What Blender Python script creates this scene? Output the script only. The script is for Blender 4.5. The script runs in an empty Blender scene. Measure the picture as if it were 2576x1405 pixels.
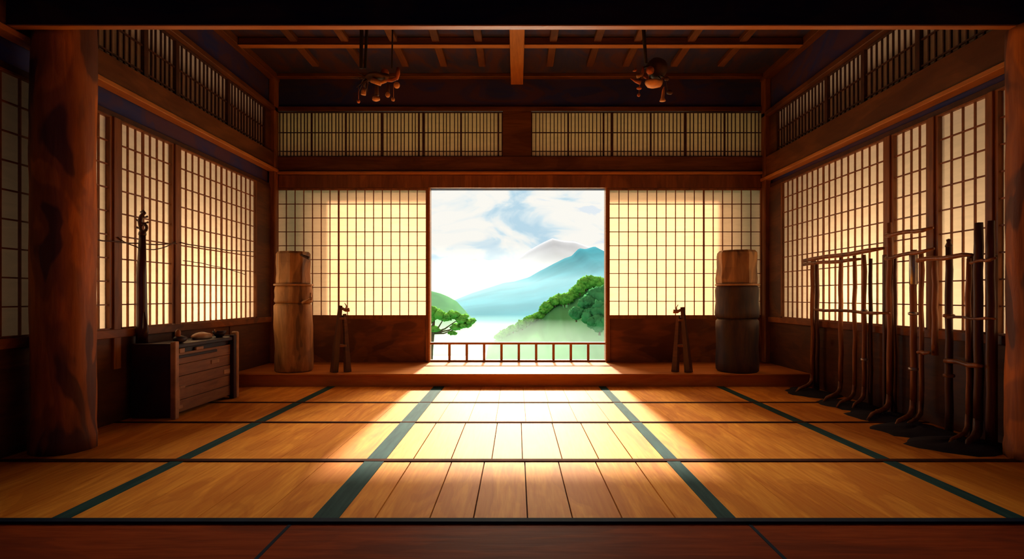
import bpy, bmesh, math, random
from mathutils import Vector, Matrix, noise
random.seed(7)
R = math.radians
SC = bpy.context.scene
COL = SC.collection

# ------------------------------------------------------------------ camera, world, suns, exposure
E = 1.056            # eye height over the floor
F = 1418.0           # focal length in pixels
VX, VY = 1300.0, 745.0
cam_d = bpy.data.cameras.new('camera'); cam = bpy.data.objects.new('camera', cam_d); COL.objects.link(cam)
cam.location = (0, 0, E); cam.rotation_euler = (R(90), 0, 0)
cam_d.sensor_width = 36; cam_d.sensor_fit = 'HORIZONTAL'; cam_d.lens = F / 2576 * 36
cam_d.shift_x = (1288 - VX) / 2576; cam_d.shift_y = (VY - 702.5) / 2576
cam_d.clip_start = 0.05; cam_d.clip_end = 6000
SC.camera = cam

SUN_E, SUN_ANGLE = 12.0, 2.5
SUN2_E, SUN2_ANGLE = 2.2, 44
SKY = 1.0
def node(nt, t, **kw):
    n = nt.nodes.new(t)
    for k, v in kw.items():
        if k in n.inputs: n.inputs[k].default_value = v
        else: setattr(n, k, v)
    return n
def ramp(nt, stops, interp='LINEAR'):
    n = nt.nodes.new('ShaderNodeValToRGB'); cr = n.color_ramp; cr.interpolation = interp
    while len(cr.elements) < len(stops): cr.elements.new(0.5)
    for e, (p, c) in zip(cr.elements, stops):
        e.position = p; e.color = (c[0], c[1], c[2], 1) if len(c) == 3 else c
    return n
w = bpy.data.worlds.new('sky'); SC.world = w; w.use_nodes = True
nt = w.node_tree; nt.nodes.clear()
tc = node(nt, 'ShaderNodeTexCoord'); mp = node(nt, 'ShaderNodeMapping'); mp.inputs['Scale'].default_value = (9, 9, 20); mp.inputs['Location'].default_value = (1.3, 0.4, 2.2)
nz = node(nt, 'ShaderNodeTexNoise', Scale=1.0, Detail=5.0, Roughness=0.5, Distortion=0.9)
rp = ramp(nt, [(0.32, (0.50, 0.70, 0.82)), (0.40, (0.70, 0.83, 0.88)), (0.435, (0.86, 0.90, 0.88)), (0.50, (0.97, 0.95, 0.88)), (0.60, (0.97, 0.95, 0.88)), (0.64, (0.78, 0.85, 0.90))])
bg = node(nt, 'ShaderNodeBackground', Strength=SKY); ow = node(nt, 'ShaderNodeOutputWorld')
L = nt.links.new
L(tc.outputs['Generated'], mp.inputs['Vector']); L(mp.outputs[0], nz.inputs['Vector']); L(nz.outputs['Fac'], rp.inputs[0])
sp = node(nt, 'ShaderNodeSeparateXYZ'); L(tc.outputs['Generated'], sp.inputs[0])       # the high sky is a warm cream, the ground haze ochre
hi = node(nt, 'ShaderNodeMapRange'); hi.inputs[1].default_value = 0.24; hi.inputs[2].default_value = 0.42; L(sp.outputs['Z'], hi.inputs[0])
lo = node(nt, 'ShaderNodeMapRange'); lo.inputs[1].default_value = -0.10; lo.inputs[2].default_value = -0.25; L(sp.outputs['Z'], lo.inputs[0])
m1 = node(nt, 'ShaderNodeMixRGB'); m1.inputs[2].default_value = (1.0, 0.74, 0.46, 1); L(hi.outputs[0], m1.inputs[0]); L(rp.outputs[0], m1.inputs[1])
m2 = node(nt, 'ShaderNodeMixRGB'); m2.inputs[2].default_value = (0.55, 0.36, 0.18, 1); L(lo.outputs[0], m2.inputs[0]); L(m1.outputs[0], m2.inputs[1])
L(m2.outputs[0], bg.inputs['Color']); L(bg.outputs[0], ow.inputs[0])

def sun(name, e, ang, elev, az, col):
    d = bpy.data.lights.new(name, 'SUN'); d.energy = e; d.angle = R(ang); d.color = col
    o = bpy.data.objects.new(name, d); COL.objects.link(o)
    v = Vector((math.sin(az) * math.cos(elev), -math.cos(az) * math.cos(elev), -math.sin(elev)))
    o.rotation_euler = v.to_track_quat('-Z', 'Y').to_euler()
    return o
sun('sun', SUN_E, SUN_ANGLE, R(28.5), R(0), (1, 0.88, 0.66))
sun('extra_soft_sun', 3.6, 15, R(26.5), R(14), (1, 0.84, 0.58))  # added soft suns from both sides, widening the pool on the floor
sun('extra_soft_sun', 3.6, 15, R(26.5), R(-14), (1, 0.84, 0.58))
sun('extra_soft_sun', SUN2_E, SUN2_ANGLE, R(30), R(0), (1, 0.84, 0.58))  # added very broad sun for a soft spread of light

def lamp(name, loc, power, rad, col):
    d = bpy.data.lights.new(name, 'POINT'); d.energy = power; d.shadow_soft_size = rad; d.color = col
    o = bpy.data.objects.new(name, d); COL.objects.link(o); o.location = loc
    return o
WARM = (1, 0.84, 0.64)
lamp('corridor_lamp', (-4.22, 6.3, 0.95), 92, 0.2, WARM)  # unseen point lights added behind the side screens to make the paper glow
lamp('corridor_lamp', (-4.22, 5.15, 0.95), 44, 0.2, WARM)
lamp('corridor_lamp', (4.32, 5.9, 1.0), 95, 0.2, WARM)
lamp('corridor_lamp', (4.32, 4.6, 1.0), 44, 0.2, WARM)
lamp('corridor_lamp', (-4.4, 3.2, 1.3), 3, 0.2, WARM)
def area(name, loc, tgt, sx, sy, power, col):
    d = bpy.data.lights.new(name, 'AREA'); d.shape = 'RECTANGLE'; d.size = sx; d.size_y = sy; d.energy = power; d.color = col
    o = bpy.data.objects.new(name, d); COL.objects.link(o); o.location = loc
    o.rotation_euler = (Vector(tgt) - Vector(loc)).to_track_quat('-Z', 'Y').to_euler()
area('rear_blue_fill', (0, -1.9, 2.2), (0, 6, 2.6), 5.0, 2.0, 6, (0.22, 0.36, 1.0))  # added blue fill behind the camera; the rear wall has no window

vs = SC.view_settings
vs.view_transform = 'Standard'; vs.look = 'None'; vs.exposure = 0.0; vs.gamma = 1.0; vs.use_curve_mapping = False
SC.cycles.max_bounces = 10; SC.cycles.diffuse_bounces = 5; SC.cycles.glossy_bounces = 4; SC.cycles.transmission_bounces = 6
SC.cycles.volume_bounces = 2; SC.cycles.transparent_max_bounces = 16
SC.cycles.sample_clamp_indirect = 6.0

# ------------------------------------------------------------------ materials
def mat_new(name):
    m = bpy.data.materials.new(name); m.use_nodes = True; nt = m.node_tree; nt.nodes.clear()
    out = node(nt, 'ShaderNodeOutputMaterial'); b = node(nt, 'ShaderNodeBsdfPrincipled')
    nt.links.new(b.outputs[0], out.inputs[0])
    return m, nt, b, out
def wood(name, dark, light, scale=(1, 1, 1), rough=0.6, blotch=None, bl_scale=1.6, bl_amt=0.6, spec=0.3, bump=0.15, seams=None):
    """grain stretched along the axis with the small scale; blotch = second colour laid in brush-like patches"""
    m, nt, b, out = mat_new(name); L = nt.links.new
    tc = node(nt, 'ShaderNodeTexCoord'); mp = node(nt, 'ShaderNodeMapping'); mp.inputs['Scale'].default_value = scale
    L(tc.outputs['Object'], mp.inputs[0])
    n1 = node(nt, 'ShaderNodeTexNoise', Scale=6.0, Detail=5.0, Roughness=0.6, Distortion=0.4); L(mp.outputs[0], n1.inputs['Vector'])
    r1 = ramp(nt, [(0.30, dark), (0.70, light)]); L(n1.outputs['Fac'], r1.inputs[0])
    col = r1.outputs[0]
    if blotch is not None:
        mp2 = node(nt, 'ShaderNodeMapping'); mp2.inputs['Scale'].default_value = tuple(0.35 + 0.22 * s for s in scale); L(tc.outputs['Object'], mp2.inputs[0])
        n2 = node(nt, 'ShaderNodeTexNoise', Scale=bl_scale, Detail=2.5, Roughness=0.5, Distortion=1.2); L(mp2.outputs[0], n2.inputs['Vector'])
        r2 = ramp(nt, [(0.44, (0, 0, 0)), (0.47, (0.45,) * 3), (0.54, (0.5,) * 3), (0.57, (1, 1, 1))]); L(n2.outputs['Fac'], r2.inputs[0])
        mu = node(nt, 'ShaderNodeMath', operation='MULTIPLY'); mu.inputs[1].default_value = bl_amt; L(r2.outputs[0], mu.inputs[0])
        mx = node(nt, 'ShaderNodeMixRGB'); mx.inputs[2].default_value = (*blotch, 1); L(mu.outputs[0], mx.inputs[0]); L(col, mx.inputs[1])
        col = mx.outputs[0]
    L(col, b.inputs['Base Color'])
    b.inputs['Roughness'].default_value = rough; b.inputs['Specular IOR Level'].default_value = spec
    if bump:
        bp = node(nt, 'ShaderNodeBump', Strength=bump, Distance=0.01); L(n1.outputs['Fac'], bp.inputs['Height']); L(bp.outputs[0], b.inputs['Normal'])
    return m
def plain(name, c, rough=0.6, spec=0.3, metal=0.0, var=0.25, sc=8.0):
    m, nt, b, out = mat_new(name); L = nt.links.new
    tc = node(nt, 'ShaderNodeTexCoord'); n1 = node(nt, 'ShaderNodeTexNoise', Scale=sc, Detail=3.0); L(tc.outputs['Object'], n1.inputs['Vector'])
    r1 = ramp(nt, [(0.35, tuple(x * (1 - var) for x in c)), (0.65, tuple(min(1, x * (1 + var)) for x in c))]); L(n1.outputs['Fac'], r1.inputs[0])
    L(r1.outputs[0], b.inputs['Base Color']); b.inputs['Roughness'].default_value = rough
    b.inputs['Specular IOR Level'].default_value = spec; b.inputs['Metallic'].default_value = metal
    return m
def paper_mat(name, c, trans=0.85):
    m, nt, b, out = mat_new(name); L = nt.links.new
    nt.nodes.remove(b)
    tc = node(nt, 'ShaderNodeTexCoord'); mp = node(nt, 'ShaderNodeMapping'); mp.inputs['Scale'].default_value = (1.2, 1.2, 5); L(tc.outputs['Object'], mp.inputs[0])
    n1 = node(nt, 'ShaderNodeTexNoise', Scale=3.0, Detail=6.0, Roughness=0.65, Distortion=0.6); L(mp.outputs[0], n1.inputs['Vector'])
    r1 = ramp(nt, [(0.3, tuple(x * 0.86 for x in c)), (0.7, c)]); L(n1.outputs['Fac'], r1.inputs[0])
    tr = node(nt, 'ShaderNodeBsdfTranslucent'); df = node(nt, 'ShaderNodeBsdfDiffuse'); mx = node(nt, 'ShaderNodeMixShader'); mx.inputs[0].default_value = trans
    L(r1.outputs[0], tr.inputs[0]); L(r1.outputs[0], df.inputs[0]); L(df.outputs[0], mx.inputs[1]); L(tr.outputs[0], mx.inputs[2]); L(mx.outputs[0], out.inputs[0])
    return m

NAVY = (0.006, 0.009, 0.028)
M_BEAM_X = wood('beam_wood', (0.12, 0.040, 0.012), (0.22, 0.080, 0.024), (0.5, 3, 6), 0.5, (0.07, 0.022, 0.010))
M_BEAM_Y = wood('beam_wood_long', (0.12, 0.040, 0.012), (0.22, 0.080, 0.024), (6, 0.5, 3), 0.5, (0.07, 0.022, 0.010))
M_RAIL_X = wood('lit_rail_wood', (0.42, 0.150, 0.035), (0.60, 0.24, 0.06), (0.5, 3, 6), 0.42)  # brighter than the beam wood: the lips' lit look is in the colour
M_RAIL_Y = wood('lit_rail_wood_long', (0.42, 0.150, 0.035), (0.60, 0.24, 0.06), (6, 0.5, 3), 0.42)  # long-grain copy, lit tone of the side lips put into the colour
M_POST = wood('post_wood', (0.20, 0.070, 0.018), (0.38, 0.14, 0.035), (4, 4, 0.4), 0.5, (0.10, 0.035, 0.015))
M_PILLAR = wood('pillar_wood', (0.42, 0.11, 0.014), (0.68, 0.20, 0.026), (4, 4, 0.5), 0.6, (0.05, 0.022, 0.028), bl_scale=1.8, bl_amt=0.85, bump=0.4)  # lit orange boosted in the colour, the dark side imitated by navy blotches
M_UPPER = wood('upper_wall_boards', (0.022, 0.040, 0.24), (0.045, 0.045, 0.20), (0.7, 0.7, 3), 0.75, (0.13, 0.045, 0.024), bl_scale=2.2, bl_amt=0.55)  # bluish tone of the dim upper room put into the board colour
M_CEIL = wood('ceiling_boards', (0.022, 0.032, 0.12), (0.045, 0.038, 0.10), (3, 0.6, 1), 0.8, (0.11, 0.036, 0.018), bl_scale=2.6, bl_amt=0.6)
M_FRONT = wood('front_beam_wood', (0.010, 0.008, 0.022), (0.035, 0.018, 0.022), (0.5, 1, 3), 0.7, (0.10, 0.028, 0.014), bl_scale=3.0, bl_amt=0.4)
M_DADO = wood('dado_boards', (0.09, 0.032, 0.014), (0.17, 0.062, 0.022), (0.5, 0.5, 4), 0.55, (0.045, 0.022, 0.022), bl_scale=2.0)
M_PANEL = wood('door_panel_wood', (0.24, 0.075, 0.018), (0.36, 0.12, 0.030), (0.6, 1, 3), 0.5, (0.075, 0.026, 0.018), bl_scale=2.0, bl_amt=0.75)
M_LATT = wood('lattice_wood', (0.20, 0.060, 0.016), (0.30, 0.095, 0.025), (2, 2, 2), 0.5, bump=0)
M_LATT_D = wood('transom_lattice_wood', (0.045, 0.020, 0.018), (0.09, 0.032, 0.02), (2, 2, 2), 0.6, bump=0)
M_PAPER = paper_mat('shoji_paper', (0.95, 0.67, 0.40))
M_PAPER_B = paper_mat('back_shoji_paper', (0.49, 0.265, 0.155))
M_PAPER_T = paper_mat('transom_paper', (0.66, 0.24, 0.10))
M_MAT = wood('floor_mat', (0.74, 0.23, 0.024), (0.95, 0.40, 0.055), (7, 0.45, 1), 0.60, (0.52, 0.12, 0.010), bl_scale=2.2, bl_amt=0.5, spec=0.055, bump=0.10)
M_FOREG = wood('foreground_boards', (0.20, 0.030, 0.010), (0.34, 0.058, 0.014), (0.5, 5, 1), 0.6, (0.13, 0.024, 0.014), bl_scale=2.0, spec=0.02)
M_DECK = wood('raised_step_wood', (0.46, 0.150, 0.030), (0.62, 0.22, 0.05), (0.4, 5, 3), 0.6, (0.32, 0.08, 0.015), bl_scale=1.5, bl_amt=0.5, spec=0.03)
M_TEAL = wood('teal_border_cloth', (0.010, 0.042, 0.052), (0.026, 0.085, 0.088), (5, 0.5, 1), 0.8, bump=0, spec=0.05)
M_SEAM = plain('dark_seam', (0.07, 0.022, 0.014), 0.9, 0.03)
M_NAVYC = plain('navy_border_cloth', (0.006, 0.016, 0.04), 0.8, 0.05)
M_MOUND = plain('mound_navy', (0.012, 0.013, 0.026), 0.85, sc=5)
M_POLE = wood('staff_wood', (0.24, 0.080, 0.026), (0.42, 0.155, 0.05), (5, 5, 0.6), 0.38, (0.05, 0.02, 0.014), bl_scale=3)
M_POLE_D = wood('dark_staff_wood', (0.06, 0.020, 0.014), (0.11, 0.038, 0.020), (5, 5, 0.6), 0.42)
M_STEEL = plain('worn_steel', (0.45, 0.40, 0.36), 0.35, metal=0.8)
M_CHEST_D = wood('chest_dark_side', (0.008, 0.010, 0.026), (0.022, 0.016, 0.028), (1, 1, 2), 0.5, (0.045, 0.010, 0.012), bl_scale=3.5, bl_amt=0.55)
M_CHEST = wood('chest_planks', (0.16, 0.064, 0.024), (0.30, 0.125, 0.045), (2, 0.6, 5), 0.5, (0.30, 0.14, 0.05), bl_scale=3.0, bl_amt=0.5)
M_TAN = plain('pale_wood', (0.42, 0.22, 0.10), 0.45)
M_LOG = wood('log_wood', (0.28, 0.13, 0.040), (0.54, 0.27, 0.09), (3, 3, 0.5), 0.5, (0.07, 0.035, 0.025), bl_scale=2.2, bl_amt=0.8, bump=0.3)
M_LOG_D = wood('dark_log_wood', (0.035, 0.022, 0.022), (0.10, 0.05, 0.03), (3, 3, 0.5), 0.55, (0.015, 0.015, 0.03), bl_scale=2.2, bl_amt=0.8, bump=0.3)
M_LAC = plain('dark_lacquer', (0.06, 0.014, 0.012), 0.3, 0.5)
M_ORN = plain('ornament_tan', (0.75, 0.34, 0.12), 0.5)
M_ORN_R = plain('ornament_red', (0.60, 0.16, 0.05), 0.5)
M_ORN_D = plain('ornament_dark', (0.11, 0.045, 0.022), 0.6)
M_ROPE = plain('dark_rope', (0.03, 0.018, 0.016), 0.8)
M_OUT = plain('enclosure_dark', (0.07, 0.05, 0.035), 0.9)  # kept dark so the added light enclosures bounce little
M_RAILING = wood('railing_wood', (0.30, 0.11, 0.025), (0.44, 0.17, 0.04), (1, 1, 1), 0.5, bump=0)

# ------------------------------------------------------------------ mesh helpers
class MB:
    def __init__(s): s.v, s.f = [], []
    def add(s, vs, fs):
        n = len(s.v); s.v += [tuple(v) for v in vs]; s.f += [tuple(i + n for i in f) for f in fs]; return s
    def box(s, x0, x1, y0, y1, z0, z1, b=0.0):
        if x0 > x1: x0, x1 = x1, x0
        if y0 > y1: y0, y1 = y1, y0
        if z0 > z1: z0, z1 = z1, z0
        if b <= 0:
            vs = [(x, y, z) for z in (z0, z1) for y in (y0, y1) for x in (x0, x1)]
            return s.add(vs, [(0, 2, 3, 1), (4, 5, 7, 6), (0, 1, 5, 4), (2, 6, 7, 3), (0, 4, 6, 2), (1, 3, 7, 5)])
        b = min(b, (x1 - x0) / 2.01, (y1 - y0) / 2.01, (z1 - z0) / 2.01)
        bm = bmesh.new(); bmesh.ops.create_cube(bm, size=1)
        for v in bm.verts: v.co = Vector(((x0 + x1) / 2 + v.co.x * (x1 - x0), (y0 + y1) / 2 + v.co.y * (y1 - y0), (z0 + z1) / 2 + v.co.z * (z1 - z0)))
        bmesh.ops.bevel(bm, geom=list(bm.edges), offset=b, segments=1, affect='EDGES')
        bm.verts.index_update()
        s.add([v.co[:] for v in bm.verts], [[v.index for v in f.verts] for f in bm.faces]); bm.free(); return s
    def tube(s, pts, rads, n=10, cap=True):
        pts = [Vector(p) for p in pts]
        if not isinstance(rads, (list, tuple)): rads = [rads] * len(pts)
        up = None; rings = []
        for i, p in enumerate(pts):
            d = (pts[min(i + 1, len(pts) - 1)] - pts[max(i - 1, 0)]).normalized()
            if up is None:
                up = Vector((0, 0, 1)) if abs(d.z) < 0.9 else Vector((1, 0, 0))
            a = d.cross(up).normalized(); up = a.cross(d).normalized()
            rings.append([p + (a * math.cos(2 * math.pi * k / n) + up * math.sin(2 * math.pi * k / n)) * rads[i] for k in range(n)])
        vs = [v for r in rings for v in r]; fs = []
        for i in range(len(pts) - 1):
            for k in range(n):
                fs.append((i * n + k, i * n + (k + 1) % n, (i + 1) * n + (k + 1) % n, (i + 1) * n + k))
        if cap: fs.append(tuple(range(n))[::-1]); fs.append(tuple((len(pts) - 1) * n + k for k in range(n)))
        return s.add(vs, fs)
    def lathe(s, prof, c=(0, 0, 0), n=20, wob=0.0, seed=0):
        vs, fs = [], []
        for j, (r, z) in enumerate(prof):
            for k in range(n):
                a = 2 * math.pi * k / n
                rr = r * (1 + wob * noise.noise(Vector((math.cos(a) * 1.5 + seed, math.sin(a) * 1.5, z * 1.5))))
                vs.append((c[0] + rr * math.cos(a), c[1] + rr * math.sin(a), c[2] + z))
        for j in range(len(prof) - 1):
            for k in range(n): fs.append((j * n + k, j * n + (k + 1) % n, (j + 1) * n + (k + 1) % n, (j + 1) * n + k))
        fs.append(tuple(range(n))[::-1]); fs.append(tuple((len(prof) - 1) * n + k for k in range(n)))
        return s.add(vs, fs)
    def blob(s, c, r, sub=2, wob=0.15, seed=0, freq=1.5):
        if not isinstance(r, (list, tuple)): r = (r, r, r)
        bm = bmesh.new(); bmesh.ops.create_icosphere(bm, subdivisions=sub, radius=1)
        vs = []
        for v in bm.verts:
            k = 1 + wob * noise.noise(v.co * freq + Vector((seed * 3.1, seed * 1.7, seed)))
            vs.append((c[0] + v.co.x * r[0] * k, c[1] + v.co.y * r[1] * k, c[2] + v.co.z * r[2] * k))
        bm.verts.index_update()
        s.add(vs, [[v.index for v in f.verts] for f in bm.faces]); bm.free(); return s
    def build(s, name, m, parent=None, smooth=False, base=None):
        me = bpy.data.meshes.new(name)
        off = Vector(base) if base else Vector((0, 0, 0))
        me.from_pydata([Vector(v) - off for v in s.v], [], s.f); me.validate(); me.update()
        bm = bmesh.new(); bm.from_mesh(me); bmesh.ops.recalc_face_normals(bm, faces=bm.faces); bm.to_mesh(me); bm.free()
        me.materials.append(m)
        if smooth:
            for p in me.polygons: p.use_smooth = True
        o = bpy.data.objects.new(name, me); COL.objects.link(o); o.location = off
        if parent: o.parent = parent
        return o
def tag(o, label=None, cat=None, group=None, kind=None):
    if label: o['label'] = label
    if cat: o['category'] = cat
    if group: o['group'] = group
    if kind: o['kind'] = kind
    return o
def empty(name, loc, label=None, cat=None, group=None, kind=None):
    o = bpy.data.objects.new(name, None); COL.objects.link(o); o.location = loc; o.empty_display_size = 0.1
    return tag(o, label, cat, group, kind)
def child(mb, name, m, root, smooth=False):
    """a part given in world coordinates, hung under its thing's empty"""
    l = root.location; p = root
    off = Vector(l)
    pp = root.parent
    while pp: off += pp.location; pp = pp.parent
    mb.v = [tuple(Vector(v) - off) for v in mb.v]
    return mb.build(name, m, root, smooth)
def struct(mb, name, m, label, cat, smooth=False):
    return tag(mb.build(name, m, None, smooth), label, cat, kind='structure')
def px(x, Y): return (x - VX) / F * Y
def pz(y, Y): return E + (VY - y) / F * Y

# ------------------------------------------------------------------ room numbers
D = 7.8
XL, XR = -3.38, 3.465
YB = -2.2                     # wall behind the camera
DECK_Z, DECK_Y = 0.149, 6.60
Z_CEIL = E + 3.05

# ------------------------------------------------------------------ floor with mats and borders
floor = struct(MB().box(XL - 0.1, XR + 0.1, YB, D, -0.10, -0.012), 'floor', M_SEAM, 'wide floor of orange mats edged by teal bands', 'floor')
xs = [XL, -2.17, -0.89, 1.00, 2.38, XR]
ys = [2.641, 3.626, 4.724, 5.608, DECK_Y]
g = 0.004
for j in range(4):
    for i in range(5):
        x0, x1, y0, y1 = xs[i] + g, xs[i + 1] - g, ys[j] + g, ys[j + 1] - g
        mb = MB()
        # each mat is laid of long strips with hair-thin seams
        n = max(4, round((x1 - x0) / (0.235 if i == 2 else 0.33)))
        cut = [x0 + (x1 - x0) * (k + (random.uniform(-.12, .12) if 0 < k < n else 0)) / n for k in range(n + 1)]
        sg = 0.0035 if i == 2 and j < 2 else 0.0016
        for k in range(n): mb.box(cut[k] + sg, cut[k + 1] - sg, y0, y1, -0.012, 0.0)
        child(mb, 'floor_mat', M_MAT, floor)
mb = MB()
child(MB().box(XL, XR, YB, 2.62, -0.012, -0.001), 'foreground_board', M_FOREG, floor)['label'] = 'dark reddish boards in front of the mats'
for x, wd in ((-2.17, 0.085), (-0.91, 0.125), (1.00, 0.085), (2.38, 0.085)):
    child(MB().box(x - wd / 2, x + wd / 2, 2.66, DECK_Y, 0.0, 0.004), 'mat_border', M_TEAL, floor)
for y, wd in ((3.626, 0.05), (4.724, 0.035), (5.608, 0.035)):
    child(MB().box(XL, XR, y - wd / 2, y + wd / 2, 0.0, 0.006), 'cross_border', M_SEAM, floor)['label'] = 'thin dark brown band across the mats'
child(MB().box(XL, XR, 2.625, 2.668, -0.004, 0.009), 'cross_border', M_NAVYC, floor)['label'] = 'navy edging band before the foreground boards'
for xa, xb in ((-1.05, -1.02), (1.08, 1.06)):
    child(MB().box(xa - 0.008, xa + 0.008, YB, 2.62, -0.001, 0.001), 'board_seam', M_NAVYC, floor)
# raised step along the back wall
struct(MB().box(XL, XR, DECK_Y + 0.01, D + 0.1, -0.01, DECK_Z - 0.02).box(XL, XR, DECK_Y - 0.012, D + 0.1, DECK_Z - 0.02, DECK_Z, 0.006), 'trim_1', M_DECK,
       'low raised wooden step running along the whole back wall', 'step')

# ------------------------------------------------------------------ shoji builder (plane coordinates u along wall, z up)
class Plane:
    """maps (u, d, z): u along the wall, d towards the room"""
    def __init__(s, kind): s.k = kind
    def box(s, mb, u0, u1, d0, d1, z0, z1, b=0):
        if s.k == 'back': return mb.box(u0, u1, D - d1, D - d0, z0, z1, b)
        if s.k == 'left': return mb.box(XL + d0, XL + d1, u0, u1, z0, z1, b)
        return mb.box(XR - d1, XR - d0, u0, u1, z0, z1, b)
    def quad(s, mb, u0, u1, d, z0, z1):
        if s.k == 'back': v = [(u0, D - d, z0), (u1, D - d, z0), (u1, D - d, z1), (u0, D - d, z1)]
        elif s.k == 'left': v = [(XL + d, u0, z0), (XL + d, u1, z0), (XL + d, u1, z1), (XL + d, u0, z1)]
        else: v = [(XR - d, u0, z0), (XR - d, u1, z0), (XR - d, u1, z1), (XR - d, u0, z1)]
        return mb.add(v, [(0, 1, 2, 3)])
BACK, LEFT, RIGHT = Plane('back'), Plane('left'), Plane('right')
WN = [0]; DN = [0]
def shoji(P, u0, u1, z0, z1, cols, rows, label, cat='shoji screen', fr=0.03, bar=0.010, frame_m=M_POST, latt_m=M_LATT, paper_m=M_PAPER,
          door=False, heavy=(), rowz=None, jit=0.0, panel=None):
    c = DN if door else WN; c[0] += 1
    base = {'back': ((u0 + u1) / 2, D, z0), 'left': (XL, (u0 + u1) / 2, z0), 'right': (XR, (u0 + u1) / 2, z0)}[P.k]
    root = empty(('door_%d' if door else 'window_%d') % c[0], base, label, cat, kind='structure')
    f = MB()
    lo = panel if panel is not None else z0
    P.box(f, u0, u0 + fr, -0.02, 0.03, lo, z1); P.box(f, u1 - fr, u1, -0.02, 0.03, lo, z1)
    P.box(f, u0 + fr, u1 - fr, -0.02, 0.03, z1 - fr * 0.5, z1); P.box(f, u0 + fr, u1 - fr, -0.02, 0.03, z0 - fr, z0)
    child(f, 'frame', frame_m, root)
    a, b = u0 + fr, u1 - fr; top = z1 - fr * 0.5
    l = MB()
    for k in range(1, cols):
        u = a + (b - a) * k / cols + random.uniform(-jit, jit)
        hw = bar / 2 * (2.2 if k in heavy else 1)
        P.box(l, u - hw, u + hw, 0.0, 0.016, z0, top)
    zz = rowz if rowz else [z0 + (top - z0) * k / rows for k in range(1, rows)]
    for z in zz: P.box(l, a, b, 0.001, 0.018, z - bar / 2, z + bar / 2)
    child(l, 'lattice', latt_m, root)
    child(P.quad(MB(), a - 0.01, b + 0.01, -0.004, z0 - 0.01, top + 0.01), 'paper', paper_m, root)
    if panel is not None:
        child(P.box(MB(), u0 + fr, u1 - fr, -0.015, 0.008, panel, z0 - fr), 'lower_panel', M_PANEL, root)['label'] = 'plain brown wooden lower panel'
    return root

# ------------------------------------------------------------------ back wall
zf = lambda y: pz(y, D); xf = lambda x: px(x, D)
OPL, OPR, OPT = xf(1081), xf(1524), zf(472)
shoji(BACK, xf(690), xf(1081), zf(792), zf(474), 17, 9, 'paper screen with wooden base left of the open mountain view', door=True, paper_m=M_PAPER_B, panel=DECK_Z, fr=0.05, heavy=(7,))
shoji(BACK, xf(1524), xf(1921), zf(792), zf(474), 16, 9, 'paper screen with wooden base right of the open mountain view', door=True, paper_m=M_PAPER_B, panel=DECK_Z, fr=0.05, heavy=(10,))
wb = MB()
BACK.box(wb, XL - 0.2, XR + 0.2, -0.14, 0.0, zf(440), zf(395))
BACK.box(wb, XL - 0.2, XR + 0.2, -0.14, -0.02, zf(474), zf(440))
BACK.box(wb, XL - 0.2, XR + 0.2, -0.14, 0.0, zf(281), Z_CEIL + 0.1)
BACK.box(wb, xf(1265), xf(1336), -0.14, 0.0, zf(395), zf(281))
BACK.box(wb, XL - 0.2, xf(692), -0.14, 0.0, 0, zf(281)); BACK.box(wb, xf(1920), XR + 0.2, -0.14, 0.0, 0, zf(281))
BACK.box(wb, XL - 0.2, XR + 0.2, -0.14, -0.05, -0.3, DECK_Z)
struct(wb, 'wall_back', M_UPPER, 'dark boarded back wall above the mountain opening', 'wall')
TN = [1]
def trim(mb, m, label, cat='beam', smooth=False):
    TN[0] += 1
    return struct(mb, 'trim_%d' % TN[0], m, label, cat, smooth)
trim(BACK.box(MB(), XL, XR, 0.0, 0.05, zf(434), zf(395), 0.004), M_BEAM_X, 'dark brown lintel board under the back transoms')
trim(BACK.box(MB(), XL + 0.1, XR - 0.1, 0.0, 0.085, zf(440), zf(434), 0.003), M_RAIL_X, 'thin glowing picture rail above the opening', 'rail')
trim(BACK.box(MB(), XL + 0.1, XR - 0.1, -0.02, 0.035, zf(473), zf(441), 0.004), M_POST, 'brown head board directly over the opening and screens')
trim(BACK.box(MB(), XL, XR, 0.0, 0.04, zf(281), zf(270), 0.004), M_BEAM_X, 'thin dark beam on top of the back transoms')
trim(BACK.box(MB(), xf(1265), xf(1336), 0.0, 0.04, zf(395), zf(281), 0.004), M_BEAM_X, 'short dark king post between the two back transom rows', 'post')
rz = [zf(381), zf(334)]
for (a, b, n, lab) in ((693, 962, 30, 'back transom of fine slats, left end by the corner post'), (962, 1066, 11, 'narrow back transom second from the left end'),
                       (1066, 1265, 21, 'back transom just left of the short king post'), (1336, 1539, 22, 'back transom just right of the short king post'),
                       (1539, 1723, 19, 'back transom in the middle of the right row'), (1723, 1920, 20, 'back transom at the right end by the corner post')):
    shoji(BACK, xf(a), xf(b), zf(393), zf(283), n, 2, lab, 'transom', fr=0.016, bar=0.011, frame_m=M_LATT_D, latt_m=M_LATT_D, paper_m=M_PAPER_T, rowz=rz, jit=0.007, heavy=(10, 20))

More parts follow.
